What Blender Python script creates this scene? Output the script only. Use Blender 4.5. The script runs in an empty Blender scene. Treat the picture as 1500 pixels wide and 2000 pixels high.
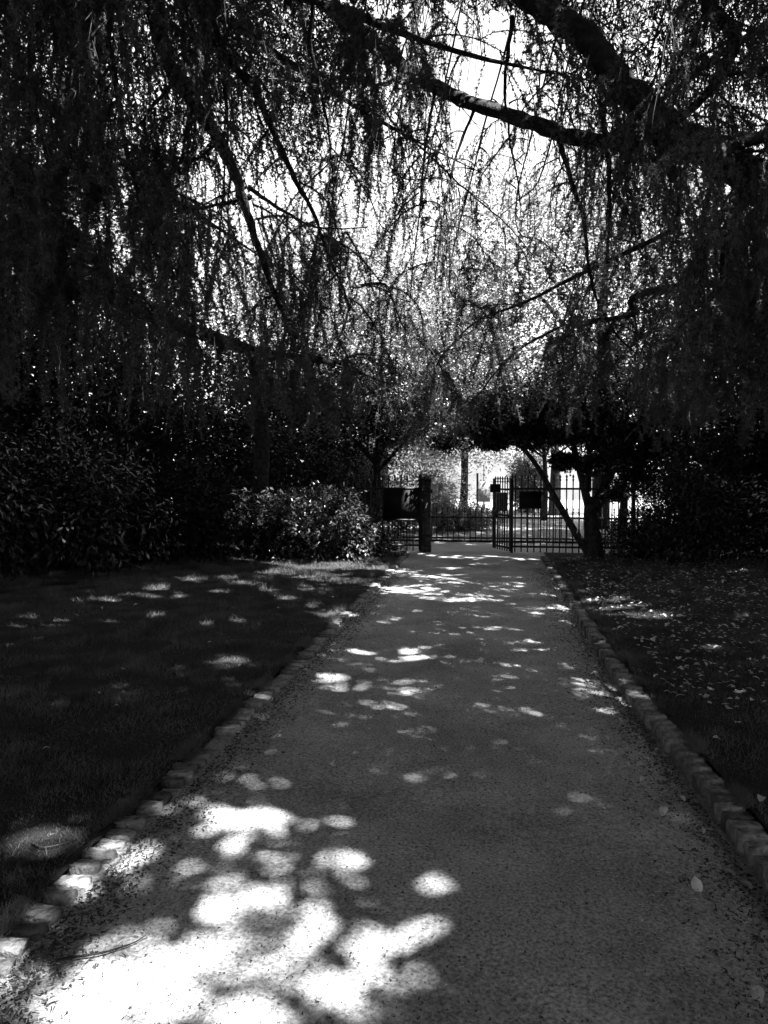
import bpy, math, random
import numpy as np
from mathutils import Vector
R = math.radians
PI = math.pi
S = bpy.context.scene
COL = S.collection
rs = np.random.RandomState(7)
random.seed(7)

# ------------------------------------------------------------------ camera, sky, sun, exposure
CAM_H = 1.6
YAW, PITCH, F = R(8.0), R(-2.97), 1444.0
cam_d = bpy.data.cameras.new('camera')
cam = bpy.data.objects.new('camera', cam_d)
COL.objects.link(cam)
cam.location = (0, 0, CAM_H)
cam.rotation_euler = (PI/2 + PITCH, 0, YAW)
cam_d.sensor_fit = 'VERTICAL'
cam_d.sensor_height = 36.0
cam_d.lens = F/2000*36.0
cam_d.clip_start = 0.05
cam_d.clip_end = 600
S.camera = cam

SUN = np.array([0.36, -0.34, 0.88]); SUN /= np.linalg.norm(SUN)
sun_el = math.asin(SUN[2]); sun_az = math.atan2(SUN[0], SUN[1])
w = bpy.data.worlds.new('World'); S.world = w; w.use_nodes = True
nt = w.node_tree; nt.nodes.clear()
sky = nt.nodes.new('ShaderNodeTexSky'); sky.sky_type = 'NISHITA'; sky.sun_disc = False
sky.sun_elevation = sun_el; sky.sun_rotation = sun_az
hs = nt.nodes.new('ShaderNodeHueSaturation'); hs.inputs['Saturation'].default_value = 0
bg = nt.nodes.new('ShaderNodeBackground'); bg.inputs['Strength'].default_value = 0.06
wo = nt.nodes.new('ShaderNodeOutputWorld')
nt.links.new(sky.outputs[0], hs.inputs['Color']); nt.links.new(hs.outputs[0], bg.inputs[0]); nt.links.new(bg.outputs[0], wo.inputs[0])
sl = bpy.data.lights.new('sun', 'SUN'); sl.energy = 5.0; sl.angle = R(0.53); sl.color = (1, 1, 1)
so = bpy.data.objects.new('sun', sl); COL.objects.link(so)
so.rotation_euler = Vector(-SUN).to_track_quat('-Z', 'Y').to_euler(); so.location = (5, 0, 20)
S.view_settings.view_transform = 'Standard'; S.view_settings.look = 'None'
S.view_settings.exposure = 3.15; S.view_settings.gamma = 1.0
S.cycles.max_bounces = 6; S.cycles.diffuse_bounces = 2; S.cycles.glossy_bounces = 2
S.cycles.transmission_bounces = 3; S.cycles.transparent_max_bounces = 4
S.cycles.use_denoising = True; S.cycles.denoiser = 'OPENIMAGEDENOISE'; S.cycles.denoising_input_passes = 'RGB_ALBEDO_NORMAL'; S.cycles.denoising_prefilter = 'ACCURATE'
S.cycles.sample_clamp_indirect = 3.0

# ------------------------------------------------------------------ pixel <-> world (photo pixels 1500 x 2000)
_m = cam.rotation_euler.to_matrix()
CM = np.array([list(r) for r in _m])
C0 = np.array([0, 0, CAM_H])
def ray(px, py):
    return CM @ np.array([(px-750)/F, -(py-1000)/F, -1.0])
def P(px, py, y):
    """world point seen at that pixel, y metres down the path"""
    r = ray(px, py); return C0 + r*(y/r[1])
def xw(px, y): return float(P(px, 1000, y)[0])
def G(px, py, z=0.0):
    r = ray(px, py); return C0 + r*((z-CAM_H)/r[2])
def to_px(p):
    q = (p - C0) @ CM
    zz = np.minimum(q[..., 2], -1e-3)
    return 750 - q[..., 0]/zz*F, 1000 + q[..., 1]/zz*F

# ------------------------------------------------------------------ object helpers
def tag(o, label=None, cat=None, group=None, kind=None):
    if label: o['label'] = label
    if cat: o['category'] = cat
    if group: o['group'] = group
    if kind: o['kind'] = kind
    return o
def empty(name, loc=(0, 0, 0), rz=0.0):
    o = bpy.data.objects.new(name, None); COL.objects.link(o); o.location = loc; o.rotation_euler.z = rz
    o.empty_display_size = 0.2
    return o
def link(name, me, mat=None, parent=None, loc=None, rot=None):
    o = bpy.data.objects.new(name, me); COL.objects.link(o)
    if mat is not None and len(me.materials) == 0: me.materials.append(mat)
    if parent is not None: o.parent = parent
    if loc is not None: o.location = loc
    if rot is not None: o.rotation_euler = rot
    return o

class Soup:
    """triangle collector"""
    def __init__(s): s.v = []; s.f = []; s.n = 0
    def add(s, v, f):
        v = np.asarray(v, dtype=np.float32).reshape(-1, 3); f = np.asarray(f, dtype=np.int64).reshape(-1, 3)
        s.v.append(v); s.f.append(f + s.n); s.n += len(v)
    def tris(s): return sum(len(f) for f in s.f)
    def quad(s, a, b, c, d): s.add([a, b, c, d], [[0, 1, 2], [0, 2, 3]])
    def box(s, lo, hi):
        x0, y0, z0 = lo; x1, y1, z1 = hi
        v = [(x0,y0,z0),(x1,y0,z0),(x1,y1,z0),(x0,y1,z0),(x0,y0,z1),(x1,y0,z1),(x1,y1,z1),(x0,y1,z1)]
        q = [(0,3,2,1),(4,5,6,7),(0,1,5,4),(1,2,6,5),(2,3,7,6),(3,0,4,7)]
        s.add(v, [t for a,b,c,d in q for t in ((a,b,c),(a,c,d))])
    def tube(s, pts, rad, k=6, cap=True):
        pts = np.asarray(pts, float); n = len(pts)
        rad = np.broadcast_to(np.asarray(rad, float), (n,))
        t = np.gradient(pts, axis=0); t /= (np.linalg.norm(t, axis=1, keepdims=True)+1e-9)
        ref = np.array([0.31, 0.17, 0.93]) if abs(t[0][2]) < 0.9 else np.array([0.9, 0.3, 0.1])
        u = np.cross(t, ref); u /= (np.linalg.norm(u, axis=1, keepdims=True)+1e-9)
        v = np.cross(t, u)
        a = np.arange(k)*2*PI/k
        ring = pts[:, None] + rad[:, None, None]*(np.cos(a)[None, :, None]*u[:, None] + np.sin(a)[None, :, None]*v[:, None])
        i = np.arange(n-1)[:, None]*k; j = np.arange(k)[None]; j2 = (j+1) % k
        A, B, Cc, D = i+j, i+j2, i+k+j2, i+k+j
        f = np.concatenate([np.stack([A, B, Cc], -1).reshape(-1, 3), np.stack([A, Cc, D], -1).reshape(-1, 3)])
        vv = ring.reshape(-1, 3)
        if cap:
            vv = np.concatenate([vv, pts[:1], pts[-1:]])
            c0, c1 = n*k, n*k+1; b = (n-1)*k
            f = np.concatenate([f, [[c0, (q+1) % k, q] for q in range(k)], [[c1, b+q, b+(q+1) % k] for q in range(k)]])
        s.add(vv, f)
    def mesh(s, name, smooth=False, mat=None):
        me = bpy.data.meshes.new(name)
        v = np.concatenate(s.v) if s.v else np.zeros((0, 3), np.float32)
        f = np.concatenate(s.f) if s.f else np.zeros((0, 3), np.int64)
        me.vertices.add(len(v)); me.vertices.foreach_set('co', v.ravel())
        me.loops.add(len(f)*3); me.loops.foreach_set('vertex_index', f.ravel().astype(np.int32))
        me.polygons.add(len(f)); me.polygons.foreach_set('loop_start', np.arange(0, len(f)*3, 3, dtype=np.int32))
        if smooth: me.polygons.foreach_set('use_smooth', np.ones(len(f), dtype=bool))
        me.update(calc_edges=True)
        if mat: me.materials.append(mat)
        return me
    def build(s, name, mat, parent=None, smooth=False, origin=None):
        if origin is not None: s.v = [v - np.asarray(origin, np.float32) for v in s.v]
        o = link(name, s.mesh(name, smooth, mat), None, parent)
        if origin is not None: o.location = origin
        return o

def smooth_path(pts, n=8):
    """Catmull-Rom through points"""
    p = np.asarray(pts, float); p = np.vstack([2*p[0]-p[1], p, 2*p[-1]-p[-2]])
    out = []
    for i in range(1, len(p)-2):
        for t in np.linspace(0, 1, n, endpoint=False):
            out.append(0.5*((2*p[i]) + (-p[i-1]+p[i+1])*t + (2*p[i-1]-5*p[i]+4*p[i+1]-p[i+2])*t*t + (-p[i-1]+3*p[i]-3*p[i+1]+p[i+2])*t**3))
    out.append(p[-2]); return np.array(out)
def unit(v): return v/(np.linalg.norm(v, axis=-1, keepdims=True)+1e-9)
def rnd_unit(n): return unit(rs.normal(size=(n, 3)))
def wave(p, sc, seed=0.0):
    """cheap smooth noise, about -1..1"""
    x, y, z = p[..., 0]*sc, p[..., 1]*sc, p[..., 2]*sc
    return (np.sin(1.7*x+2.3*y+seed)+np.sin(2.1*y-1.3*z+1.3*seed+1)+np.sin(1.9*z+1.1*x-2.2*seed+2)+np.sin(2.9*x-1.9*y+1.7*z+seed*3))/2.6
def leaves(soup, c, u, n, ln, wd, fold=0.25):
    """lanceolate leaf of two folded halves (2 tris): c base, u direction, n normal"""
    u = unit(u); s_ = unit(np.cross(n, u)); n = np.cross(u, s_)
    ln = np.broadcast_to(ln, (len(c),))[:, None]; wd = np.broadcast_to(wd, (len(c),))[:, None]
    a = c; t = c + u*ln
    l = c + u*ln*0.45 + s_*wd*0.5 + n*wd*fold; r = c + u*ln*0.45 - s_*wd*0.5 + n*wd*fold
    v = np.stack([a, r, t, l], 1).reshape(-1, 3)
    b = np.arange(len(c))*4
    f = np.stack([np.stack([b, b+1, b+2], 1), np.stack([b, b+2, b+3], 1)], 1).reshape(-1, 3)
    soup.add(v, f)
def spikes(soup, c, d, ln, wd):
    """single-triangle needles from c along d"""
    d = unit(d); s_ = unit(np.cross(d, rnd_unit(len(c))))
    ln = np.broadcast_to(ln, (len(c),))[:, None]; wd = np.broadcast_to(wd, (len(c),))[:, None]
    v = np.stack([c - s_*wd*0.5, c + s_*wd*0.5, c + d*ln], 1).reshape(-1, 3)
    soup.add(v, np.arange(len(c)*3).reshape(-1, 3))

# ------------------------------------------------------------------ materials (a monochrome place: all greys)
def mat(name, lo, hi, scale=8.0, rough=0.8, spec=0.3, bump=0.0, bscale=60.0, trans=0.0, detail=4.0, mid=(0.35, 0.65)):
    m = bpy.data.materials.new(name); m.use_nodes = True; t = m.node_tree; N = t.nodes; L = t.links
    b = N['Principled BSDF']; out = N['Material Output']
    b.inputs['Roughness'].default_value = rough; b.inputs['Specular IOR Level'].default_value = spec
    tc = N.new('ShaderNodeTexCoord')
    no = N.new('ShaderNodeTexNoise'); no.inputs['Scale'].default_value = scale; no.inputs['Detail'].default_value = detail
    L.new(tc.outputs['Object'], no.inputs['Vector'])
    cr = N.new('ShaderNodeValToRGB'); e = cr.color_ramp.elements
    e[0].position, e[1].position = mid; e[0].color = (lo, lo, lo, 1); e[1].color = (hi, hi, hi, 1)
    L.new(no.outputs['Fac'], cr.inputs[0]); L.new(cr.outputs[0], b.inputs['Base Color'])
    if bump:
        nb = N.new('ShaderNodeTexNoise'); nb.inputs['Scale'].default_value = bscale; nb.inputs['Detail'].default_value = 5
        L.new(tc.outputs['Object'], nb.inputs['Vector'])
        bp = N.new('ShaderNodeBump'); bp.inputs['Strength'].default_value = bump; bp.inputs['Distance'].default_value = 0.02
        L.new(nb.outputs['Fac'], bp.inputs['Height']); L.new(bp.outputs[0], b.inputs['Normal'])
    if trans:
        tr = N.new('ShaderNodeBsdfTranslucent'); mx = N.new('ShaderNodeMixShader'); mx.inputs[0].default_value = trans
        L.new(cr.outputs[0], tr.inputs[0]); L.new(b.outputs[0], mx.inputs[1]); L.new(tr.outputs[0], mx.inputs[2]); L.new(mx.outputs[0], out.inputs[0])
    return m
M = {}
M['bark'] = mat('bark', 0.015, 0.045, 14, 0.9, 0.1, 0.8, 45)
M['twig'] = mat('twig', 0.02, 0.05, 20, 0.8, 0.2)
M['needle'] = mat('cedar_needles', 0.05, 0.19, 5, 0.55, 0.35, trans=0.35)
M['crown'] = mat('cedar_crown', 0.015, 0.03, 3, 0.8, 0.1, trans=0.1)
M['laurel'] = mat('laurel_leaf', 0.012, 0.05, 6, 0.26, 0.4, trans=0.12)
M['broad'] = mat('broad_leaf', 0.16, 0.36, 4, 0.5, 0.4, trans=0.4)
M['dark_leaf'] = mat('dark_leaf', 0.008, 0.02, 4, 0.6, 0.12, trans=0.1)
M['hedge'] = mat('clipped_hedge', 0.08, 0.15, 7, 0.6, 0.3, trans=0.2)
M['iron'] = mat('black_painted_iron', 0.008, 0.02, 30, 0.5, 0.3, 0.2, 120)
M['board'] = mat('dark_board', 0.006, 0.012, 5, 0.7, 0.15)
M['paper'] = mat('notice_paper', 0.75, 0.85, 30, 0.6, 0.3)
M['print'] = mat('notice_print', 0.08, 0.12, 30, 0.7, 0.2)
M['panel'] = mat('grey_panel', 0.12, 0.2, 12, 0.6, 0.3)
M['wood'] = mat('weathered_post', 0.02, 0.06, 18, 0.8, 0.2, 0.5, 60)
M['sett'] = mat('granite_sett', 0.07, 0.24, 22, 0.8, 0.25, 0.9, 55, detail=6)
M['grass'] = mat('grass_blade', 0.04, 0.11, 3, 0.6, 0.25, trans=0.3)
M['dryleaf'] = mat('dry_leaf', 0.28, 0.62, 9, 0.5, 0.4, trans=0.15)
M['straw'] = mat('dry_needles', 0.2, 0.55, 9, 0.6, 0.3)
M['crumb'] = mat('dark_crumbs', 0.02, 0.06, 20, 0.9, 0.1)
M['pale_wall'] = mat('pale_render_wall', 0.4, 0.55, 1.2, 0.8, 0.2)
M['glass'] = mat('window_glass', 0.03, 0.05, 3, 0.1, 0.6)
M['white_paint'] = mat('white_paint', 0.75, 0.82, 5, 0.5, 0.4)
M['asphalt'] = mat('asphalt', 0.06, 0.11, 20, 0.85, 0.2, 0.3, 200)
M['pave'] = mat('far_paving', 0.12, 0.2, 5, 0.8, 0.2)


def per_object(m, lo, hi):
    # every stone or leaf its own shade
    t = m.node_tree; N = t.nodes; L = t.links; b = N['Principled BSDF']; src = b.inputs['Base Color'].links[0].from_socket
    oi = N.new('ShaderNodeObjectInfo'); mr = N.new('ShaderNodeMapRange'); mr.inputs[3].default_value = lo; mr.inputs[4].default_value = hi
    L.new(oi.outputs['Random'], mr.inputs[0]); mx = N.new('ShaderNodeMix'); mx.data_type = 'RGBA'; mx.blend_type = 'MULTIPLY'; mx.inputs[0].default_value = 1
    L.new(src, mx.inputs[6]); L.new(mr.outputs[0], mx.inputs[7]); L.new(mx.outputs[2], b.inputs['Base Color'])
per_object(M['sett'], .3, 1.5); per_object(M['dryleaf'], .45, 1.3)
def ground_mat(name, cols, s1, s2, bump, rough=0.9, bsc=140.0, bdist=0.01):
    m = bpy.data.materials.new(name); m.use_nodes = True; t = m.node_tree; N = t.nodes; L = t.links
    b = N['Principled BSDF']; b.inputs['Roughness'].default_value = rough; b.inputs['Specular IOR Level'].default_value = 0.15
    tc = N.new('ShaderNodeTexCoord')
    def noise(sc, det=6):
        n = N.new('ShaderNodeTexNoise'); n.inputs['Scale'].default_value = sc; n.inputs['Detail'].default_value = det; n.inputs['Roughness'].default_value = 0.65
        L.new(tc.outputs['Object'], n.inputs['Vector']); return n
    a, f = noise(s1), noise(s2)
    r1 = N.new('ShaderNodeValToRGB'); e = r1.color_ramp.elements
    e[0].position, e[1].position = 0.36, 0.64
    e[0].color = (cols[0],)*3+(1,); e[1].color = (cols[1],)*3+(1,)
    r2 = N.new('ShaderNodeValToRGB'); e = r2.color_ramp.elements
    e[0].position, e[1].position = 0.35, 0.68
    e[0].color = (cols[2],)*3+(1,); e[1].color = (cols[3],)*3+(1,)
    L.new(a.outputs['Fac'], r1.inputs[0]); L.new(f.outputs['Fac'], r2.inputs[0])
    mx = N.new('ShaderNodeMix'); mx.data_type = 'RGBA'; mx.blend_type = 'MULTIPLY'; mx.inputs[0].default_value = 1
    L.new(r1.outputs[0], mx.inputs[6]); L.new(r2.outputs[0], mx.inputs[7]); L.new(mx.outputs[2], b.inputs['Base Color'])
    nb = noise(bsc, 4); bp = N.new('ShaderNodeBump'); bp.inputs['Strength'].default_value = bump; bp.inputs['Distance'].default_value = bdist
    L.new(nb.outputs['Fac'], bp.inputs['Height']); L.new(bp.outputs[0], b.inputs['Normal'])
    return m
M['path'] = ground_mat('gravel_path', (0.25, 0.46, 0.35, 1.35), 1.3, 75, 1.0)
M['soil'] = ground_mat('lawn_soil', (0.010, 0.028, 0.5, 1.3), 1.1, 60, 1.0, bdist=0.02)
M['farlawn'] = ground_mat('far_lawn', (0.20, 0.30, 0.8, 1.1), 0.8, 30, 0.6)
M['crosspath'] = ground_mat('cross_path', (0.26, 0.36, 0.8, 1.1), 0.9, 50, 0.6)

# ------------------------------------------------------------------ ground
XL, XR = -1.53, 1.0          # path edges
def sheet(xs, ys, zf):
    X, Y = np.meshgrid(xs, ys); Z = zf(X, Y); v = np.stack([X, Y, Z], -1).reshape(-1, 3)
    nx, ny = len(xs), len(ys); i = (np.arange(ny-1)[:, None]*nx + np.arange(nx-1)[None]).ravel()
    f = np.concatenate([np.stack([i, i+1, i+nx+1], 1), np.stack([i, i+nx+1, i+nx], 1)])
    s = Soup(); s.add(v, f); return s
def edge_wig(y, side):
    return 0.03*np.sin(y*0.9+side) + 0.02*np.sin(y*2.3+2*side)
def right_edge(y):
    return XR + 0.10*np.exp(-((y-3.2)/1.6)**2) + 0.0*y
def lawn_z(x, y):
    d = np.maximum(np.maximum(XL-0.16-x, x-XR-0.14), 0)
    p = np.stack([x, y, 0*x], -1)
    rise = 0.035 + 0.05*np.minimum(d, 3)/3 + 0.018*wave(p, 1.3) * np.minimum(d, 1) + 0.007*wave(p, 5, 2)
    return np.where(y > 14.6, 0.0, rise*np.clip((14.6-y)/1.2, 0, 1))
def path_z(x, y):
    p = np.stack([x, y, 0*x], -1)
    c = 1 - ((x-(XL+XR)/2)/1.27)**2
    return 0.012*c + 0.006*wave(p, 2.0, 1) - 0.05*np.clip((x-(right_edge(y)-0.16))/0.12, 0, 1)*np.clip((11-y)/3, 0, 1)
yy = np.concatenate([np.linspace(-12, 0, 25), np.linspace(0.1, 8, 120), np.linspace(8.1, 15.2, 60)])
g = sheet(np.array([-400, -60, 60, 400.]), np.array([-400, -12, 60, 400.]), lambda x, y: 0*x-0.06)
tag(g.build('ground', M['soil']), kind='structure')
s = sheet(np.linspace(XL-0.1, XR+0.25, 60), yy, path_z); tag(s.build('path', M['path'], smooth=True), kind='structure')
xl = np.concatenate([np.linspace(-22, -6, 20), np.linspace(-5.8, XL-0.105, 60)])
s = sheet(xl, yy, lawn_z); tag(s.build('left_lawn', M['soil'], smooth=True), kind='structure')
s = Soup()
X0 = np.concatenate([np.linspace(0.12, 5, 60), np.linspace(5.3, 20, 20)])
Xg, Yg = np.meshgrid(X0, yy); Xg = Xg - 0.0 + right_edge(Yg)
v = np.stack([Xg, Yg, lawn_z(Xg, Yg)+0.01], -1).reshape(-1, 3); nx, ny = len(X0), len(yy)
i = (np.arange(ny-1)[:, None]*nx + np.arange(nx-1)[None]).ravel()
s.add(v, np.concatenate([np.stack([i, i+1, i+nx+1], 1), np.stack([i, i+nx+1, i+nx], 1)]))
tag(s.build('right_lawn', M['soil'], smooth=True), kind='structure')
s = sheet(np.linspace(-30, 30, 60), np.linspace(15.2, 17.3, 12), lambda x, y: 0.004+0*x); tag(s.build('cross_path', M['crosspath']), kind='structure')
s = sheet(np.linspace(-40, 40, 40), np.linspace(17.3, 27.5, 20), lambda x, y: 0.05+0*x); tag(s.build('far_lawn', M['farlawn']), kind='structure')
s = sheet(np.linspace(-60, 60, 10), np.linspace(27.5, 60, 10), lambda x, y: 0.0+0*x); tag(s.build('street', M['pave']), kind='structure')

# ------------------------------------------------------------------ kerbs of granite setts
def sett_mesh(k):
    r = random.Random(k); s = Soup()
    L_, W_, H_ = 0.064, 0.034, 0.075      # half sizes: across, along, height
    ring = []
    for (fz, sh) in ((-H_, 0.97), (0.004, 1.0), (0.014, 0.985), (0.018, 0.93)):
        row = []
        for (cx, cy) in ((-1,-1),(-0.3,-1.04),(0.4,-1.02),(1,-1),(1.03,0),(1,1),(0.3,1.03),(-0.4,1.0),(-1,1),(-1.04,0)):
            row.append((cx*L_*sh + r.uniform(-.005, .005), cy*W_*sh + r.uniform(-.004, .004), fz + (r.uniform(-.004, .004) if fz >= 0 else 0)))
        ring.append(row)
    v = [p for row in ring for p in row]; n = 10; f = []
    for a in range(3):
        for b in range(n):
            c = (b+1) % n; f += [(a*n+b, a*n+c, (a+1)*n+c), (a*n+b, (a+1)*n+c, (a+1)*n+b)]
    v.append((r.uniform(-.01, .01), 0, 0.019)); f += [(3*n+b, 3*n+(b+1) % n, 4*n) for b in range(n)]
    s.add(v, f); return s.mesh('sett', False, M['sett'])
setts = [sett_mesh(k) for k in range(9)]
def kerb(name, xf, z, y0, y1, lab):
    root = tag(empty(name, (xf(y0), y0, 0)), kind='structure')
    y = y0; k = 0
    while y < y1 and k < 160:
        o = link('stone', random.choice(setts), None, root)
        sc = random.uniform(0.88, 1.06); wy = random.uniform(0.8, 1.08)
        miss = 0.0 if random.random() > 0.08 else -0.03
        o.location = (xf(y)+random.uniform(-.008, .008)-xf(y0), y-y0, z(y)+random.uniform(-.009, .007)+miss)
        o.scale = (sc*1.0, wy, 1); o.rotation_euler = (random.gauss(0, .035), random.gauss(0, .035), random.gauss(0, .05))
        y += 0.096*wy*random.uniform(1.0, 1.1); k += 1
    return root
kerb('left_kerb', lambda y: XL-0.05+0.012*math.sin(y*1.3), lambda y: 0.016, 1.75, 14.5, '')
kerb('right_kerb', lambda y: float(right_edge(y))+0.055, lambda y: 0.020, 1.9, 14.3, '')

# ------------------------------------------------------------------ where the sun comes through the crown (ground patches, photo pixels)
PATCH = np.array([
 (250,1935,165,75),(130,1975,110,50),(330,1880,80,40),(455,1600,62,26),(510,1590,40,20),(600,1632,26,12),(680,1602,22,10),(690,1702,26,20),(480,1668,24,12),
 (420,1752,50,26),(512,1752,24,34),(470,1720,30,14),(625,1812,44,32),(540,1840,26,30),(430,1830,34,22),(400,1790,30,20),(560,1950,40,34),(590,1900,26,20),(720,1830,26,22),(850,1722,24,22),(872,1780,16,26),
 (760,1890,34,26),(820,1960,46,24),(500,1985,50,26),(690,1985,50,22),(660,1930,24,22),(800,1840,16,20),(600,1770,20,14),(440,1905,30,24),
 (55,1652,44,11),(95,1640,24,6),(160,1668,20,6),(255,1662,24,9),(228,1686,20,6),(30,1690,14,5),(150,1755,18,7),(20,1905,22,10),
 (463,1298,26,9),(432,1298,20,5),(660,1328,30,7),(698,1342,18,5),(640,1320,14,4),(225,1358,14,5),(385,1350,14,4),(372,1380,8,4),(790,1362,12,5),(800,1272,28,8),(812,1288,22,6),(780,1292,12,4),
 (1030,1254,20,6),(1020,1272,16,5),(1058,1270,14,4),(970,1347,24,5),(1025,1392,10,5),(836,1432,12,6),(800,1452,10,6),(1145,1465,8,5),(1112,1335,9,5),(710,1270,9,4),(990,1222,26,4),(905,1226,12,4),
 (840,1142,12,2.5),(900,1170,8,2.5),(925,1192,20,4),(985,1188,22,4),(1045,1196,18,5),(880,1240,14,4),(960,1205,24,4),(1000,1206,18,4),(760,1190,10,3),(750,1215,10,3),(860,1208,9,3),(1068,1160,18,6),(1090,1150,14,5),(1050,1225,14,4),
 (1165,1202,36,9),(1210,1200,34,9),(1250,1210,30,7),(1290,1212,24,5),(1150,1180,20,5),(1200,1180,20,4),(1380,1276,16,5),(1110,1212,14,6),(1235,1190,20,4),(1130,1160,10,4),(1100,1185,10,5),(1440,1215,12,3),(1170,1260,10,6),
 (85,1236,40,4),(55,1222,24,3),(30,1238,20,3),(150,1190,16,3),(200,1186,40,4),(245,1172,55,4),(300,1160,30,4),(290,1176,30,4),(350,1172,20,4),(300,1213,24,3),(215,1228,10,3),(120,1226,16,3),
 (520,1160,16,4),(600,1154,24,4),(428,1166,24,3),(540,1126,46,3),(620,1114,70,4),(680,1112,50,5),(590,1134,40,3),(480,1148,30,4),(505,1132,24,3),(645,1128,40,3),(642,1206,14,4),(672,1200,14,3),(610,1190,12,3),(460,1222,10,3),(400,1228,12,3),(700,1140,14,3),(560,1176,12,3),(380,1142,30,3),(440,1136,30,3),(655,1220,10,4),(560,1112,30,2.5),(700,1104,30,3),(720,1098,20,2.5),
 (1440,1128,30,3),(1390,1150,10,3),(1330,1165,10,3),(1480,1190,12,3),
], float)
PATCH[(PATCH[:, 0] < 740) & (PATCH[:, 1] < 1250), 2:] *= 1.4
PATCH[(PATCH[:, 0] > 1105) & (PATCH[:, 1] < 1300), 2:] *= 1.3
_pool = (PATCH[:, 1] > 1560) & (PATCH[:, 0] > 300)
_dimmid = (PATCH[:, 1] > 1245) & (PATCH[:, 1] < 1560) & ((PATCH[:, 1] > 1340) | (PATCH[:, 2] < 13))
_fardim = (PATCH[:, 1] < 1246) & (PATCH[:, 0] > 740) & (PATCH[:, 0] < 1080)
BRIGHT = ~(_pool | _dimmid | _fardim)
for _c in ((330, 1880), (455, 1600), (510, 1590), (690, 1702), (625, 1812), (512, 1752), (850, 1722)):
    BRIGHT |= (PATCH[:, 0] == _c[0]) & (PATCH[:, 1] == _c[1])
def in_patch(gp, grow=1.0, marg=0.0, which=None):
    """gp: ground points (n,3) -> True where the photograph's ground is sunlit"""
    out = np.zeros(len(gp), bool)
    ok = gp[:, 1] > 1.2
    x, y = to_px(gp[ok]); wv = 1 + 0.22*wave(gp[ok], 9.0, 3)
    m = np.zeros(len(x), bool)
    sel = PATCH if which is None else PATCH[which]
    yd = gp[ok][:, 1]; mx_ = marg*F/yd; my_ = marg*CAM_H*F/yd**2
    for (cx, cy, rx, ry) in sel:
        m |= ((x-cx)/(rx*grow+mx_))**2 + ((y-cy)/(ry*grow+my_))**2 < wv
    # the bottom of the pool carries on towards the camera, below the frame
    out[ok] = m
    out |= (gp[:, 1] > 1.55) & (gp[:, 1] <= 2.05) & (gp[:, 0] > -1.2) & (gp[:, 0] < -0.45) & (wave(gp, 4) > -0.3)
    return out
def sun_ground(p): return p - SUN*(p[:, 2:3]/SUN[2])

# ------------------------------------------------------------------ cedars
limb_specs = []   # (tree, pts, r0, r1)
def L3(tree, px, r0, r1, pre=None):
    pts = [np.array(q, float) for q in (pre or [])] + [P(a, b, d) for a, b, d in px]
    limb_specs.append((tree, smooth_path(pts, 6), r0, r1)); return limb_specs[-1][1]
TL, TR = np.array([-6.6, 5.2, 0.]), np.array([6.4, 6.6, 0.])
# left cedar
L3('L', [(-60,470,6.2),(100,548,6.8),(250,602,7.3),(400,658,7.8),(520,698,8.2),(650,716,8.6),(760,760,8.9)], .15, .02, [TL+[0,0,3.0]])
L3('L', [(-80,300,5.2),(60,400,5.8),(150,470,6.4),(210,540,7.0),(330,620,7.4)], .12, .03, [TL+[0,0,3.8]])
L3('L', [(270,-120,5.2),(300,0,5.4),(350,130,5.6),(430,245,5.8),(475,340,6.0),(500,420,6.2),(530,500,6.4),(575,600,6.6)], .085, .018, [TL+[0,0,5.6],(-4.3,5.2,5.7)])
L3('L', [(410,-80,5.6),(425,20,5.7),(436,110,5.8),(442,210,5.9),(440,300,6.0)], .035, .008, [(-4.3,5.2,5.7)])
L3('L', [(340,-60,5.9),(420,80,6.1),(480,160,6.3),(520,230,6.5),(570,330,6.8),(605,400,7.0),(640,480,7.2),(690,600,7.5)], .045, .01, [(-4.3,5.2,5.7)])
L3('L', [(488,384,6.1),(478,388,6.15),(430,400,6.2),(350,410,6.3),(250,425,6.5)], .022, .006)
L3('L', [(484,365,6.08),(497,378,6.15),(560,420,6.4),(620,448,6.7),(720,455,7.0)], .022, .005)
L3('L', [(440,262,5.85),(395,300,5.9),(340,335,6.1)], .018, .005)
L3('L', [(345,150,5.65),(310,200,5.6),(270,250,5.6)], .022, .006)
L3('L', [(560,-60,6.6),(610,100,6.9),(640,230,7.2),(650,340,7.5)], .03, .008, [(-4.0,6.2,5.9)])
L3('L', [(180,-60,4.9),(215,80,5.0),(240,220,5.1),(262,360,5.2),(300,500,5.4)], .035, .008, [(-4.3,5.2,5.7)])
L3('L', [(90,-60,4.6),(60,80,4.7),(80,220,4.9),(110,380,5.1)], .03, .008, [(-4.3,5.2,5.7)])
# right cedar
Eb = L3('R', [(1540,368,6.3),(1500,352,6.3),(1400,308,6.3),(1290,245,6.4),(1205,175,6.5),(1150,100,6.6),(1080,45,6.7),(1020,-5,6.8),(960,-90,7.0)], .15, .09, [TR+[0,0,3.5]])
L3('R', [(1290,262,6.5),(1220,275,6.8),(1100,250,7.2),(1000,216,7.6),(900,190,8.0),(830,150,8.3),(780,110,8.5),(700,50,8.8),(640,0,9.0),(560,-80,9.2)], .065, .075)
L3('R', [(1480,-60,5.2),(1440,100,5.4),(1390,190,5.7),(1310,260,6.1)], .05, .03, [TR+[0,0,5.6]])
L3('R', [(1178,200,6.6),(1186,300,6.7),(1190,420,6.8),(1186,520,6.9)], .026, .008)
L3('R', [(1085,240,7.3),(1110,320,7.4),(1145,430,7.5),(1165,560,7.7),(1210,650,7.9),(1275,700,8.0)], .026, .006)
L3('R', [(850,170,8.2),(825,290,8.3),(815,420,8.4),(800,600,8.6)], .018, .005)
L3('R', [(930,200,7.9),(895,300,8.0),(870,420,8.1),(855,560,8.3)], .018, .005)
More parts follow.
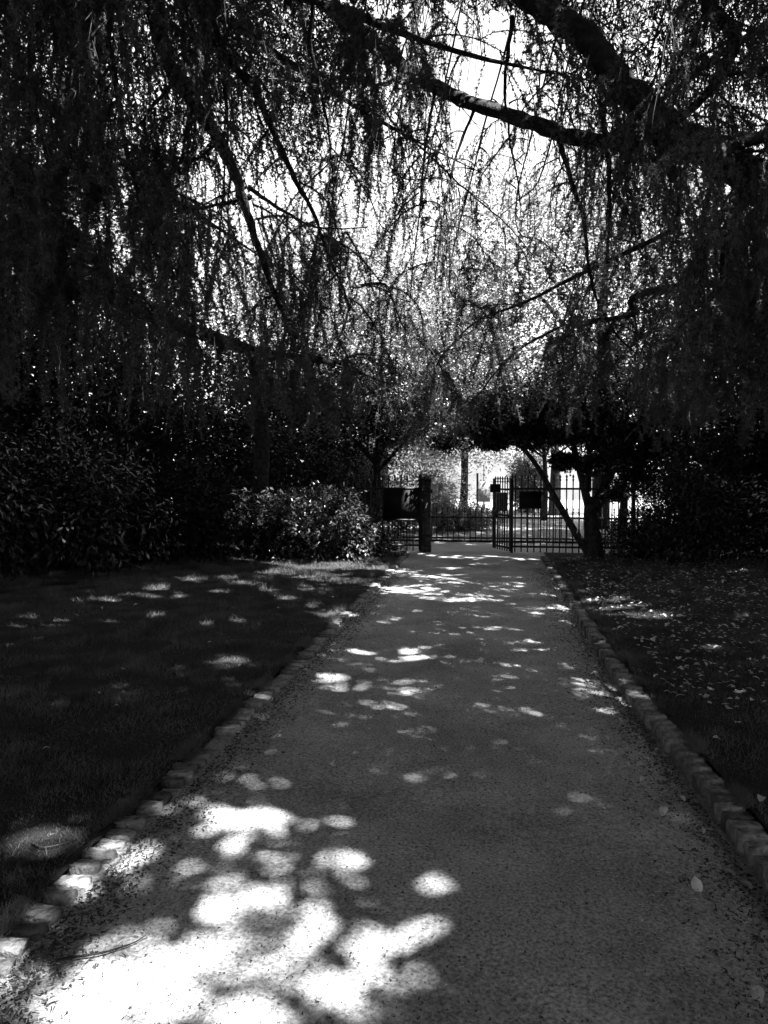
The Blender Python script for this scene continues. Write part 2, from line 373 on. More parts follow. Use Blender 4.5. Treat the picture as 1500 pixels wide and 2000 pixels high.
L3('R', [(1000,30,6.9),(990,140,7.1),(1000,260,7.3),(1020,400,7.5)], .02, .006)
L3('R', [(690,60,8.8),(750,210,8.4),(830,290,8.4),(900,360,8.4),(970,430,8.4),(1030,500,8.4)], .014, .005)
L3('R', [(1560,520,6.0),(1500,560,6.6),(1430,640,7.2),(1400,760,7.8)], .07, .02, [TR+[0,0,3.1]])
L3('R', [(1560,250,5.0),(1480,330,5.2),(1440,450,5.4),(1420,560,5.6)], .045, .012, [TR+[0,0,4.6]])
# far drooping boughs of the right cedar that frame the gate
L3('R', [(1330,560,8.0),(1240,610,8.8),(1150,625,9.4),(1060,650,9.9),(990,700,10.2),(930,780,10.4)], .045, .008, [TR+[0,0,3.2]])
L3('R', [(1240,610,8.8),(1250,660,9.0),(1310,685,9.1),(1350,700,9.1)], .02, .008)
L3('R', [(1330,440,8.0),(1215,500,8.5),(1100,560,9.0),(1020,600,9.6),(930,640,10.2),(860,720,10.6),(840,800,10.8)], .03, .006)
L3('L', [(760,560,9.0),(790,640,9.4),(850,700,9.8),(890,780,10.0)], .02, .006, [P(690,560,8.0)])
L3('L', [(650,716,8.6),(700,690,9.2),(760,700,9.8),(810,780,10.2)], .02, .006)

for q in ([(640,470,9.4),(720,500,9.6),(790,560,9.8),(830,640,10)], [(820,420,9.2),(900,450,9.6),(960,520,9.9),(990,620,10.2)],
          [(1000,430,9.0),(1060,470,9.3),(1120,540,9.7),(1150,640,10)], [(1180,430,8.6),(1240,480,8.9),(1290,560,9.2),(1310,660,9.4)],
          [(880,560,9.6),(950,600,9.9),(1010,660,10.2),(1040,760,10.4)], [(760,330,8.8),(860,350,9.1),(940,400,9.4),(990,480,9.6)],
          [(1060,330,8.8),(1000,400,9.2),(930,470,9.5),(870,580,9.8)], [(1150,580,9.4),(1180,650,9.7),(1195,740,9.9)], [(1090,300,8.7),(1160,360,9),(1230,420,9.3)]):
    L3('R', q, .012, .004, [P(*q[0])+np.array([.7, -.9, 2.6]), P(*q[0])+np.array([.3, -.35, 1.3])])
# overhead boughs, out of the frame's top, that carry the rest of the drapery
def bough(tree, base, az, length, z0, z1, r0):
    n = 6; pts = [base]
    for i in range(1, n+1):
        t = i/n; a = az + 0.25*math.sin(i*1.7+az)
        q = pts[-1] + np.array([math.cos(a), math.sin(a), 0])*length/n
        q[2] = z0 + (z1-z0)*t**1.6 + 0.5*math.sin(t*PI)
        pts.append(q)
    limb_specs.append((tree, smooth_path(pts, 4), r0, 0.005)); return pts
for az, ln, z0, z1 in ((-40,7,5.2,5.4),(-10,8,6.0,5.6),(15,8,5.6,5.2),(35,8,6.4,5.4),(60,7,5.4,4.6),(85,6,5.8,4.4),(-70,6,5.5,5.5),(120,5,5,4)):
    bough('L', TL+[0,0,z0], R(az), ln, z0, z1, .11)
for az, ln, z0, z1 in ((150,6.5,6.2,5.6),(175,7.5,6.5,6.2),(200,8,6.4,6.4),(225,7,6.0,5.8),(250,6,5.6,5.4),(125,6,5.6,4.6),(100,6,5.2,4.2)):
    bough('R', TR+[0,0,z0], R(az), ln, z0, z1, .11)

def density(px, py):
    """how closely the drapery hangs, by direction"""
    d = 0.80
    d = d*np.where(((px-950)/260)**2 + ((py-400)/340)**2 < 1, 0.64, 1.0)
    d = d*np.where(((px-970)/60)**2 + ((py-170)/90)**2 < 1, 0.25, 1.0)
    d = d*np.where(((px-1130)/60)**2 + ((py-20)/60)**2 < 1, 0.15, 1.0)
    d = d*np.where((px < 700) & (py > 560) & (py < 800), 2.0, 1.0)*np.where((px > 1130) & (py < 330), 1.6, 1.0)*np.where((px > 1330) & (py > 330), 1.4, 1.0)*np.where((px > 0) & (px < 400) & (py > 90) & (py < 560), 2.1, 1.0)
    d = d*np.where((px > 690) & (px < 1280) & (py > 380), 0.55, 1.0)
    d = d*np.where((px < 700), 0.62, 1.0)
    d = d*np.where((px > 150) & (px < 620) & (py > 380) & (py < 640), 0.6, 1.0)
    return d
strand_stats = [0, 0.0]
def grow(tree):
    """secondary branches off the limbs, hanging shoots off those, needle rosettes along the shoots"""
    tw = Soup()
    RC, RD = [], []
    for (tr, pts, r0, r1) in limb_specs:
        if tr != tree: continue
        seg = np.linalg.norm(np.diff(pts, axis=0), axis=1); cum = np.concatenate([[0], np.cumsum(seg)]); Lh = cum[-1]
        step = 0.13
        for s0 in np.arange(0.3, Lh, step):
            p = np.array([np.interp(s0, cum, pts[:, k]) for k in range(3)])
            t = np.array([np.interp(min(s0+.1, Lh), cum, pts[:, k]) for k in range(3)]) - np.array([np.interp(max(s0-.1, 0), cum, pts[:, k]) for k in range(3)])
            t = t/(np.linalg.norm(t)+1e-9)
            px, py = to_px(p)
            if p[1] > 13.5: continue
            infr = p[1] > 1 and -150 < px < 1650 and py < 1000
            dn = float(density(px, py))
            if not infr: dn = 0.7 if p[1] > 2 else 0.25
            if random.random() > dn: continue
            side = np.cross(t, [0, 0, 1]); side /= np.linalg.norm(side)+1e-9
            sgn = random.choice((-1, 1)); a = random.uniform(-.5, .9)
            d = unit(side*sgn + t*a + np.array([0, 0, random.uniform(-.35, .25)]))
            bl = random.uniform(.25, 1.25)*(0.6 if r0 < .03 else 1)
            # branchlet arcs out and droops
            q = [p]; n = 7
            for i in range(n):
                d = unit(d + np.array([random.gauss(0, .12), random.gauss(0, .12), -.13])); q.append(q[-1]+d*bl/n)
            q = np.array(q); tw.tube(q, np.linspace(.011, .004, n+1), 3, False)
            # hanging shoots
            for j in range(1, n+1):
                for rep in range(2 if random.random() < .5 else 1):
                    b = q[j] + (q[j-1]-q[j])*random.random()
                    sl_ = abs(random.gauss(0, .5)) + .25
                    if random.random() < .12: sl_ += random.uniform(.4, 1.3)
                    if b[2] - sl_ < 1.9: sl_ = max(.12, b[2]-1.9-random.random()*.4)
                    m = max(3, int(sl_/.14)); dd = unit(d*.5 + rs.normal(size=3)*.35 + np.array([0, 0, -.6]))
                    w_ = [b]
                    for i in range(m):
                        dd = unit(dd + rs.normal(size=3)*.16 + np.array([0, 0, -.28])); w_.append(w_[-1]+dd*sl_/m)
                    w_ = np.array(w_)
                    tx, ty = to_px(w_[-1])
                    if random.random() > float(density(tx, ty)): continue
                    tw.tube(w_, np.linspace(.0045, .002, m+1), 3, False)
                    c = (w_[1:]+w_[:-1])/2; dv = w_[1:]-w_[:-1]
                    RC.append(c); RD.append(dv); strand_stats[0] += 1; strand_stats[1] += sl_
            # the branchlet itself is needled too
            RC.append((q[1:]+q[:-1])/2); RD.append(q[1:]-q[:-1])
    c = np.concatenate(RC); ax = np.concatenate(RD)
    keep = ~in_patch(sun_ground(c), .8); c, ax = c[keep], ax[keep]
    keep = np.ones(len(c), bool)
    for zq in (2.6, 3.6, 4.6):
        q = c - SUN*((c[:, 2:3]-zq)/SUN[2]); qx, qy = to_px(q)
        keep &= ~((c[:, 2] > zq+.7) & (q[:, 1] > 8.0) & (q[:, 1] < 10.8) & (qx > 760) & (qx < 1250) & (rs.rand(len(c)) < .72))
    q = c - SUN*((c[:, 2:3]-.9)/SUN[2])
    keep &= ~((((q[:, 0]+3.2)/1.4)**2 + ((q[:, 1]-12.9)/1.0)**2 < 1) & (rs.rand(len(c)) < .8))
    q = c - SUN*((c[:, 2:3]-1.3)/SUN[2])
    keep &= ~(((q[:, 0]+1.12)/.55)**2 + ((q[:, 1]-14.95)/.6)**2 < 1)
    c, ax = c[keep], ax[keep]
    px, py = to_px(c)
    vis = (c[:, 1] > .5) & (px > -250) & (px < 1750) & (py > -250)
    c, ax = np.concatenate([c[vis], c[~vis][::2]]), np.concatenate([ax[vis], ax[~vis][::2]])
    return tw, c, ax

NP = 6
def shoot_proto(k):
    """14 cm of cedar shoot: tufts of needles round the stem, a short spur now and then"""
    s = Soup(); zs = np.linspace(-.066, .066, 8) + rs.normal(size=8)*.004
    for z in zs:
        a0 = rs.uniform(0, 6.28); off = np.array([math.cos(a0), math.sin(a0), 0])*.006
        n = 13; d = unit(rnd_unit(n) + np.array([0, 0, .45]) + off*50)
        spikes(s, np.repeat([[off[0], off[1], z]], n, 0), d, rs.uniform(.017, .027, n), .0058)
    for _ in range(2):
        z = rs.uniform(-.05, .05); a0 = rs.uniform(0, 6.28); sp = np.array([math.cos(a0)*.8, math.sin(a0)*.8, .5]); ln = rs.uniform(.03, .06)
        for t_ in (.45, .75, 1.0):
            n = 9; spikes(s, np.repeat([sp*ln*t_ + [0, 0, z]], n, 0), unit(rnd_unit(n) + sp*.7), rs.uniform(.015, .023, n), .0055)
    return s
def needle_object(c, ax, parent):
    """the needles: one mesh holding the shoot prototypes and the points they are set on (geometry nodes)"""
    s = Soup(); proto = []; pid = []
    for k in range(NP):
        q = shoot_proto(k); v = np.concatenate(q.v); f = np.concatenate(q.f) if False else None
        for vv, ff in zip(q.v, q.f): s.add(vv, ff - ff.min())
        pid.append(np.full(len(v), k+1))
    me = s.mesh('needles', False, M['needle']); n0 = len(me.vertices); n1 = len(c)
    me.vertices.add(n1); co = np.empty((n0+n1)*3, np.float32); me.vertices.foreach_get('co', co); co = co.reshape(-1, 3)
    co[n0:] = c; me.vertices.foreach_set('co', co.ravel()); me.update()
    ln = np.linalg.norm(ax, axis=1)
    at = me.attributes.new('proto', 'INT', 'POINT'); at.data.foreach_set('value', np.concatenate(pid+[np.zeros(n1, int)]).astype(np.int32))
    at = me.attributes.new('which', 'INT', 'POINT'); at.data.foreach_set('value', np.concatenate([np.full(n0, -1), rs.randint(1, NP+1, n1)]).astype(np.int32))
    at = me.attributes.new('dir', 'FLOAT_VECTOR', 'POINT'); at.data.foreach_set('vector', np.concatenate([np.zeros((n0, 3)), ax/ln[:, None]]).astype(np.float32).ravel())
    fat = rs.uniform(.8, 1.4, n1)*np.where(c[:, 1] > 2.5, 1.45, 1.0)*np.clip(1+.5*wave(c, 1.2), .8, 1.6); sc = np.stack([fat, fat, ln/.14], 1)
    at = me.attributes.new('size', 'FLOAT_VECTOR', 'POINT'); at.data.foreach_set('vector', np.concatenate([np.ones((n0, 3)), sc]).astype(np.float32).ravel())
    at = me.attributes.new('spin', 'FLOAT', 'POINT'); at.data.foreach_set('value', rs.uniform(0, 6.28, n0+n1).astype(np.float32))
    ng = bpy.data.node_groups.new('needle_shoots', 'GeometryNodeTree')
    ng.interface.new_socket('Geometry', in_out='INPUT', socket_type='NodeSocketGeometry'); ng.interface.new_socket('Geometry', in_out='OUTPUT', socket_type='NodeSocketGeometry')
    N, L = ng.nodes, ng.links; gi = N.new('NodeGroupInput'); go = N.new('NodeGroupOutput'); jn = N.new('GeometryNodeJoinGeometry')
    def attr(nm, ty):
        a = N.new('GeometryNodeInputNamedAttribute'); a.data_type = ty; a.inputs['Name'].default_value = nm; return a.outputs['Attribute']
    pr, wh, dr, sz, sp = attr('proto', 'INT'), attr('which', 'INT'), attr('dir', 'FLOAT_VECTOR'), attr('size', 'FLOAT_VECTOR'), attr('spin', 'FLOAT')
    al = N.new('FunctionNodeAlignRotationToVector'); al.axis = 'Z'; L.new(dr, al.inputs['Vector'])
    aa = N.new('FunctionNodeAxisAngleToRotation'); aa.inputs['Axis'].default_value = (0, 0, 1); L.new(sp, aa.inputs['Angle'])
    rr = N.new('FunctionNodeRotateRotation'); rr.rotation_space = 'LOCAL'; L.new(al.outputs[0], rr.inputs[0]); L.new(aa.outputs[0], rr.inputs[1])
    def eq(sock, k):
        c_ = N.new('FunctionNodeCompare'); c_.data_type = 'INT'; c_.operation = 'EQUAL'
        L.new(sock, [q for q in c_.inputs if q.type == 'INT'][0]); [q for q in c_.inputs if q.type == 'INT'][1].default_value = k; return c_.outputs[0]
    for k in range(1, NP+1):
        se = N.new('GeometryNodeSeparateGeometry'); se.domain = 'POINT'; L.new(gi.outputs[0], se.inputs[0]); L.new(eq(pr, k), se.inputs[1])
        s2 = N.new('GeometryNodeSeparateGeometry'); s2.domain = 'POINT'; L.new(gi.outputs[0], s2.inputs[0]); L.new(eq(wh, k), s2.inputs[1])
        ip = N.new('GeometryNodeInstanceOnPoints'); L.new(s2.outputs[0], ip.inputs['Points']); L.new(se.outputs[0], ip.inputs['Instance'])
        L.new(rr.outputs[0], ip.inputs['Rotation']); L.new(sz, ip.inputs['Scale']); L.new(ip.outputs[0], jn.inputs[0])
    L.new(jn.outputs[0], go.inputs[0])
    o = link('needles', me, None, parent); md = o.modifiers.new('shoots', 'NODES'); md.node_group = ng
    o['kind'] = 'stuff'
    return o

def cedar(tree, base, label):
    root = tag(empty('cedar_tree', tuple(base)), label, 'tree')
    s = Soup(); zz = np.linspace(0, 13, 12)
    tp = np.stack([base[0]+.12*np.sin(zz*.6), base[1]+.1*np.sin(zz*.45+1), zz], 1)
    s.tube(tp, np.linspace(.46, .12, 12)+.12*np.exp(-zz*2.5), 12)
    s.build('trunk', M['bark'], root, True, base).location = (0, 0, 0)
    k = 0
    for (tr, pts, r0, r1) in limb_specs:
        if tr != tree: continue
        n = len(pts); jit = np.cumsum(rs.normal(size=(n, 3))*.006, 0); jit[0] = 0
        s = Soup(); s.tube(pts+jit, np.linspace(r0, r1, n)*(1+.10*np.sin(np.arange(n)*1.9)+.05*rs.rand(n)), 9 if r0 > .05 else 6)
        s.build('limb', M['bark'], root, True, base).location = (0, 0, 0)
    tw, c, ax = grow(tree)
    print('cedar', tree, 'twig tris', tw.tris(), 'shoots', len(c), strand_stats)
    o = tw.build('twigs', M['twig'], root, False, base); o.location = (0, 0, 0); o['kind'] = 'stuff'
    needle_object(c - base, ax, root)
    return root
cl = cedar('L', TL, 'huge weeping cedar on the left, its dark limbs sweeping in over the lawn')
cr_ = cedar('R', TR, 'huge weeping cedar on the right, its thick limb crossing the upper right')

# high crowns overhead: layered flat sprays between 7 and 10.5 m, with the gaps the sun patches come from
def high_crown(tree, base, x0, x1, root, n):
    c = np.stack([rs.uniform(x0, x1, n), rs.uniform(-7, 16.5, n), np.zeros(n)], 1)
    lay = rs.randint(0, 4, n)
    c[:, 2] = 8.6 + lay*1.15 + .35*wave(c, .8, 1.0) + rs.normal(size=n)*.10
    gc = sun_ground(c); full = in_patch(gc, .52, .04, BRIGHT); part = in_patch(gc, 1.05, .08)
    keep = ~full & ~(part & (rs.rand(n) < np.where(gc[:, 1] > 3.75, .62, .76)))
    px, py = to_px(c)
    vis = (c[:, 1] > 1) & (py > 0) & (((px-900)/260)**2 + ((py-330)/420)**2 < 1)
    keep &= ~vis
    # light reaches the drapery in the middle through this opening in the crown
    for zq in (3.0, 4.4, 5.6):
        q = c - SUN*((c[:, 2:3]-zq)/SUN[2]); qx, qy = to_px(q)
        keep &= ~((q[:, 1] > 8.0) & (q[:, 1] < 10.4) & (qx > 760) & (qx < 1240) & (wave(c, 1.8, 5) > -.3) & (rs.rand(n) < .86))
    q = c - SUN*((c[:, 2:3]-2.8)/SUN[2]); qx, qy = to_px(q)
    keep &= ~((q[:, 1] > 12.8) & (q[:, 1] < 14.4) & (qx > 930) & (qx < 1330) & (wave(c, 3.2, 8) > .1))
    q = c - SUN*((c[:, 2:3]-.9)/SUN[2])
    keep &= ~((((q[:, 0]+3.2)/1.5)**2 + ((q[:, 1]-12.8)/1.1)**2 < 1) & (wave(c, 3.5, 2) > -.4))
    q = c - SUN*((c[:, 2:3]-1.3)/SUN[2])
    keep &= ~(((q[:, 0]+1.12)/.55)**2 + ((q[:, 1]-14.95)/.6)**2 < 1)
    keep &= rs.rand(n) > .36*(~part)*np.exp(-((gc[:, 0]+.2)/1.7)**2)*np.clip((gc[:, 1]-3.6)/1.2, 0, 1)*np.clip((10.5-gc[:, 1])/2, 0, 1)
    c = c[keep]; n = len(c); a = rs.uniform(0, 2*PI, n)
    u = np.stack([np.cos(a), np.sin(a), rs.normal(size=n)*.25], 1)
    nn = unit(np.stack([rs.normal(size=n)*.35, rs.normal(size=n)*.35, np.ones(n)], 1))
    px, py = to_px(c); seen = (c[:, 1] > 1) & (py > -60)
    s = Soup()
    gs = sun_ground(c); near = ~seen & (np.abs(gs[:, 0]+.4) < 3.2) & (gs[:, 1] > 1.3) & (gs[:, 1] < 10); far = ~seen & ~near
    leaves(s, c[far]-u[far]*.14, u[far], nn[far], rs.uniform(.22, .36, far.sum()), rs.uniform(.13, .20, far.sum()), .1)
    kk = np.where((gs[near][:, 0] > -.1) & (gs[near][:, 1] < 3.4), 8, 3)
    c3 = np.repeat(c[near], kk, 0) + rs.normal(size=(kk.sum(), 3))*np.array([.09, .09, .08]); c3 = c3[~in_patch(sun_ground(c3), .7, .01, BRIGHT)]; n3 = len(c3)
    a3 = rs.uniform(0, 2*PI, n3); u3 = np.stack([np.cos(a3), np.sin(a3), rs.normal(size=n3)*.25], 1)
    leaves(s, c3-u3*.08, u3, unit(np.stack([rs.normal(size=n3)*.35, rs.normal(size=n3)*.35, np.ones(n3)], 1)), rs.uniform(.13, .21, n3), rs.uniform(.07, .11, n3), .1)
    c2 = np.repeat(c[seen], 3, 0) + rs.normal(size=(3*seen.sum(), 3))*np.array([.13, .13, .10]); u2 = unit(rnd_unit(len(c2))+np.array([0, 0, -.6]))
    leaves(s, c2, u2, rnd_unit(len(c2)), rs.uniform(.10, .2, len(c2)), .035, .1)
    # unseen leaf curtains added at the sides and behind to block ambient light
    m = 26000; b = rs.rand(m)
    if tree == 'L': e = np.where(b[:, None] < .62, np.stack([-13.5+1.2*wave(np.stack([b*60, b*0, b*0], 1), 1), -7+23*b/.62, b*0], 1), np.stack([-13+12.5*(b-.62)/.38, -7.0+b*0, b*0], 1))
    else: e = np.where(b[:, None] < .62, np.stack([11.5+1.0*wave(np.stack([b*60, b*0, b*0], 1), 1), -7+20*b/.62, b*0], 1), np.stack([-.5+12*(b-.62)/.38, -7.0+b*0, b*0], 1))
    e = e + rs.normal(size=(m, 3))*.5; e[:, 2] = rs.uniform(.4, 8, m)
    leaves(s, e, unit(rnd_unit(m)+np.array([0, 0, -.8])), rnd_unit(m), rs.uniform(.25, .45, m), .14, .1)
    o = s.build('crown', M['crown'], root, False, base); o.location = (0, 0, 0)  # overhead crown, plus the added light-blocking leaf curtains
    print('crown', tree, s.tris())
high_crown('L', TL, -14, -1.0, cl, 88000)
high_crown('R', TR, -1.0, 16, cr_, 128000)

# ------------------------------------------------------------------ broadleaf shrubs and trees
def blob_leaves(soup, c0, rad, n, ln, wd, shell=.55, droop=.3, keepf=None, seed=0.0):
    d = rnd_unit(n); rr = (shell + (1-shell)*rs.rand(n)**.6)
    lump = 1 + .26*wave(d, 2.6, seed) + .16*wave(d, 6.0, seed+2)
    c = np.asarray(c0) + d*np.asarray(rad)*(rr*lump)[:, None]
    ok = c[:, 2] > .03
    if keepf is not None: ok &= keepf(c)
    c, d = c[ok], d[ok]; n = len(c)
    u = unit(d*.7 + rnd_unit(n)*.8 - np.array([0, 0, droop])); nn = unit(d*.5 + np.array([0, 0, .9]) + rnd_unit(n)*.5)
    leaves(soup, c, u, nn, rs.uniform(.7, 1.3, n)*ln, rs.uniform(.8, 1.2, n)*wd)
def clumpy(soup, c0, rad, nclump, per, ln, wd, keepf=None, csize=.28, seed=0.0):
    """crown of separate leaf clumps through an ellipsoid: gaps between them"""
    rad = np.asarray(rad, float); d = rnd_unit(nclump); rr = rs.rand(nclump)**(1/2.4)
    cc = np.asarray(c0) + d*rad*rr[:, None]
    R_ = rs.uniform(.6, 1.3, nclump)*csize*rad.mean()
    c = np.repeat(cc, per, 0) + rs.normal(size=(nclump*per, 3))*np.repeat(R_, per)[:, None]*np.array([.6, .6, .38])
    ok = c[:, 2] > .05
    if keepf is not None: ok &= keepf(c)
    c = c[ok]; n = len(c)
    u = unit(rnd_unit(n)*np.array([1, 1, .5]) - np.array([0, 0, .3])); nn = unit(np.array([0, 0, 1.]) + rnd_unit(n)*.8)
    leaves(soup, c, u, nn, rs.uniform(.7, 1.3, n)*ln, rs.uniform(.8, 1.2, n)*wd)
def stems(soup, base, tops, r0, r1, lean=.15):
    for tp in tops:
        b = np.array(base)+np.array([random.uniform(-.1, .1), random.uniform(-.1, .1), 0]); tp = np.array(tp)
        m = (b+tp)/2 + rs.normal(size=3)*lean; soup.tube(smooth_path([b, m, tp], 5), np.linspace(r0, r1, 11), 6)
def shrub(name, label, cat, c, rad, n, ln, wd, m, group=None, seed=0.0, keepf=None, core=True):
    x, y = c
    root = tag(empty(name, (x, y, 0)), label, cat, group)
    s = Soup(); blob_leaves(s, (0, 0, rad[2]*.82), rad, n, ln, wd, .5, seed=seed, keepf=keepf)
    if core: clumpy(s, (0, 0, rad[2]*.75), (rad[0]*.75, rad[1]*.7, rad[2]*.7), 60, max(10, n//150), ln*1.1, wd*1.2)
    if core: clumpy(s, (0, 0, rad[2]*.9), (rad[0]*1.15, rad[1]*1.0, rad[2]*1.0), 40, max(8, n//300), ln, wd, csize=.16)
    link('foliage', s.mesh('foliage', False, m), None, root)
    t = Soup(); stems(t, (0, 0, 0), [(random.uniform(-.6, .6)*rad[0], random.uniform(-.6, .6)*rad[1], rad[2]*random.uniform(.8, 1.4)) for _ in range(6)], .03, .01)
    link('stems', t.mesh('stems', True, M['bark']), None, root)
    return root
# left bank of evergreen shrubs, front row then the taller row behind
shrub('laurel_bush', 'glossy laurel bush beside the gate with sunlit leaves left of the path', 'shrub', (-3.15, 13.1), (1.15, .9, .78), 9000, .085, .04, M['laurel'], seed=1)
shrub('laurel_bush', 'low dark shrub spilling over the foot of the left gate post', 'shrub', (-2.35, 13.9), (.72, .6, .33), 3000, .07, .034, M['laurel'], seed=9)
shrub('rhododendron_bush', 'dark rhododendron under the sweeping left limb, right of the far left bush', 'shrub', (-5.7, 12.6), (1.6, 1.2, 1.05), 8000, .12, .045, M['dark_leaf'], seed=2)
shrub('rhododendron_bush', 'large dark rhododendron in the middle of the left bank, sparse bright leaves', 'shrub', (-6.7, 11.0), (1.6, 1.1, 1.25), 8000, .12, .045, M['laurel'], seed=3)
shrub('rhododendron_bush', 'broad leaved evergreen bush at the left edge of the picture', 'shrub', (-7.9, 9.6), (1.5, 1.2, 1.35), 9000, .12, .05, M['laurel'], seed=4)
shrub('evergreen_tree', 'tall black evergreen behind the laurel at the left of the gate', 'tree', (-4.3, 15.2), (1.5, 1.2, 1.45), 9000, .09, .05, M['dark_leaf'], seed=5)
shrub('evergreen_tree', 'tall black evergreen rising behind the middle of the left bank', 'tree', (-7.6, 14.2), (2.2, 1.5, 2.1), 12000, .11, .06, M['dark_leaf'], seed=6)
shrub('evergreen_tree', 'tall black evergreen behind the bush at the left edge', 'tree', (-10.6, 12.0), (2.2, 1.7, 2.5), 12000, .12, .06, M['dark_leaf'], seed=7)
# right bank
shrub('holly_bush', 'dark bushy holly at the right edge of the picture behind the lawn', 'shrub', (5.5, 11.6), (1.5, 1.2, 1.25), 9000, .08, .04, M['laurel'], seed=8)
shrub('holly_bush', 'glossy holly bush right of the small many stemmed tree', 'shrub', (3.6, 13.5), (1.1, .9, .95), 7000, .07, .035, M['laurel'], seed=10)
shrub('evergreen_tree', 'tall black evergreen rising behind the holly at the right', 'tree', (5.4, 14.6), (1.9, 1.4, 2.1), 12000, .11, .055, M['dark_leaf'], seed=11)
shrub('evergreen_tree', 'tall broad evergreen closing the right edge of the picture', 'tree', (7.6, 10.6), (2.0, 1.7, 2.7), 12000, .11, .055, M['dark_leaf'], seed=12)

shrub('laurel_bush', 'low dark bush at the foot of the many stemmed tree', 'shrub', (2.85, 14.0), (.8, .6, .55), 5000, .06, .03, M['laurel'], seed=33)
shrub('yew_hedge', 'dark yew hedge behind the railing left of the gate post', 'hedge', (-3.3, 16.4), (1.35, .6, 1.12), 11000, .05, .025, M['dark_leaf'], seed=30)
shrub('yew_hedge', 'dark yew bush behind the railing right of the leaning stems', 'hedge', (4.3, 16.2), (1.1, .6, 1.3), 9000, .05, .025, M['dark_leaf'], seed=31)
# many-stemmed small tree right of the gate
def P3(l): return [P(*q) for q in l]
base = G(1160, 1092); base[2] = 0
root = tag(empty('small_tree', tuple(base)), 'small many stemmed tree leaning over the railing right of the gate', 'tree')
D = base[1]
for q, a, b in (
    ([(1160,1098,D),(1160,1060,D),(1153,1020,D),(1152,970,D)], .19, .10),
    ([(1158,1092,D),(1140,1066,D),(1112,1020,D),(1080,965,D+.1),(1052,915,D+.2),(1015,870,D+.1),(965,838,D),(920,815,D)], .085, .02),
    ([(1152,1000,D),(1138,940,D),(1122,880,D+.1),(1104,800,D+.2),(1092,730,D+.3),(1080,660,D+.4)], .085, .02),
    ([(1160,990,D),(1190,930,D),(1222,870,D-.1),(1262,800,D-.2),(1300,740,D-.3)], .10, .025),
    ([(1150,960,D),(1152,880,D+.1),(1160,800,D),(1170,720,D)], .05, .015),
    ([(1128,890,D+.1),(1090,850,D+.2),(1050,790,D+.2)], .025, .01),
    ([(1148,1010,D),(1145,950,D-.1),(1150,890,D-.2),(1140,820,D-.2),(1150,740,D-.2)], .055, .015),
    ([(1165,1000,D),(1178,950,D+.1),(1185,900,D+.2),(1215,840,D+.3),(1235,780,D+.3)], .05, .015),
    ([(1092,985,D+.1),(1062,965,D+.2),(1040,940,D+.3),(1030,900,D+.3)], .018, .006),
    ([(1205,905,D),(1240,880,D-.2),(1290,865,D-.3)], .025, .008)):
    s = Soup(); s.tube(smooth_path(P3(q), 6), np.linspace(a, b, (len(q)-1)*6+1), 9)
    nm = 'trunk' if a > .15 else 'stem'
    s.build(nm, M['bark'], root, True, base).location = (0, 0, 0)
s = Soup()
for (px, py, d, r) in ((1000,800,D,.75),(1100,760,D+.3,.9),(1190,780,D,.9),(1280,760,D-.3,.9),(930,845,D+.2,.5),(1060,850,D+.3,.35),(1230,850,D-.1,.55),(1150,700,D+.4,.8),(870,850,D+.6,.5),(960,790,D,.6),(1030,860,D-.2,.3),(1200,850,D,.5),(1320,800,D-.3,.7),(1150,820,D+.2,.5),(1215,890,D+.1,.5),(1250,930,D,.5),(1190,860,D-.2,.5),(1280,870,D,.6),(1000,850,D+.3,.45),(1110,850,D-.2,.35),(1060,810,D,.6),(1100,900,D-.3,.28),(1160,905,D-.3,.32),(1200,960,D-.2,.3),(960,860,D,.3)):
    clumpy(s, P(px, py, d), (r, r, r*.55), 42, 46, .075, .045, csize=.35)
s.build('crown', M['laurel'], root, False, base).location = (0, 0, 0)

# dark bare trunk standing in the left bank
b = np.array(P(510, 1060, 13.6)); b[2] = 0
root = tag(empty('yew_tree', tuple(b)), 'dark upright trunk rising behind the laurel left of the gate', 'tree')
s = Soup(); s.tube(smooth_path([b, P(508, 960, 13.6), P(512, 850, 13.6), P(500, 700, 13.7)], 6), np.linspace(.19, .12, 19), 10); s.build('trunk', M['bark'], root, True, b).location = (0, 0, 0)
s = Soup()
for (px, py, r) in ((520,740,1.0),(600,800,.8),(420,800,.9),(580,700,.9),(330,830,.8),(380,860,.7)): clumpy(s, P(px, py, 13.8), (r, r, r*.55), 34, 42, .07, .035, csize=.35)
s.build('crown', M['dark_leaf'], root, False, b).location = (0, 0, 0)

# background trees beyond the gate
def bgtree(name, label, x, y, h, tr, crown, n, per, ln=.11, m='broad', group=None):
    root = tag(empty(name, (x, y, 0)), label, 'tree', group)
    s = Soup(); s.tube([(0, 0, 0), (.05, 0, h*.25), (-.03, .04, h*.5), (.05, 0, h*.8)], [tr*1.3, tr, tr*.8, tr*.3], 9)
    for k in range(5):
        a = k*1.3; s.tube([(0, 0, h*.35+k*.1), (math.cos(a)*crown[0]*.4, math.sin(a)*crown[1]*.4, h*.55), (math.cos(a)*crown[0]*.75, math.sin(a)*crown[1]*.7, h*.7)], [tr*.5, tr*.3, tr*.1], 6)
    link('trunk', s.mesh('trunk', True, M['bark']), None, root)
    s = Soup(); clumpy(s, (0, 0, crown[3]), crown[:3], n, per, ln, ln*.6, csize=.20); link('crown', s.mesh('crown', False, M[m]), None, root)
    return root
shrub('evergreen_tree', 'broad dark evergreen beyond the left bank filling the gap under the limbs', 'tree', (-9.5, 17.0), (3.2, 1.8, 3.4), 16000, .16, .08, M['dark_leaf'], seed=15)
shrub('evergreen_tree', 'dark pointed evergreen beyond the railing left of the rounded bush', 'tree', (-5.2, 18.8), (1.7, 1.4, 2.6), 14000, .13, .07, M['dark_leaf'], seed=16)
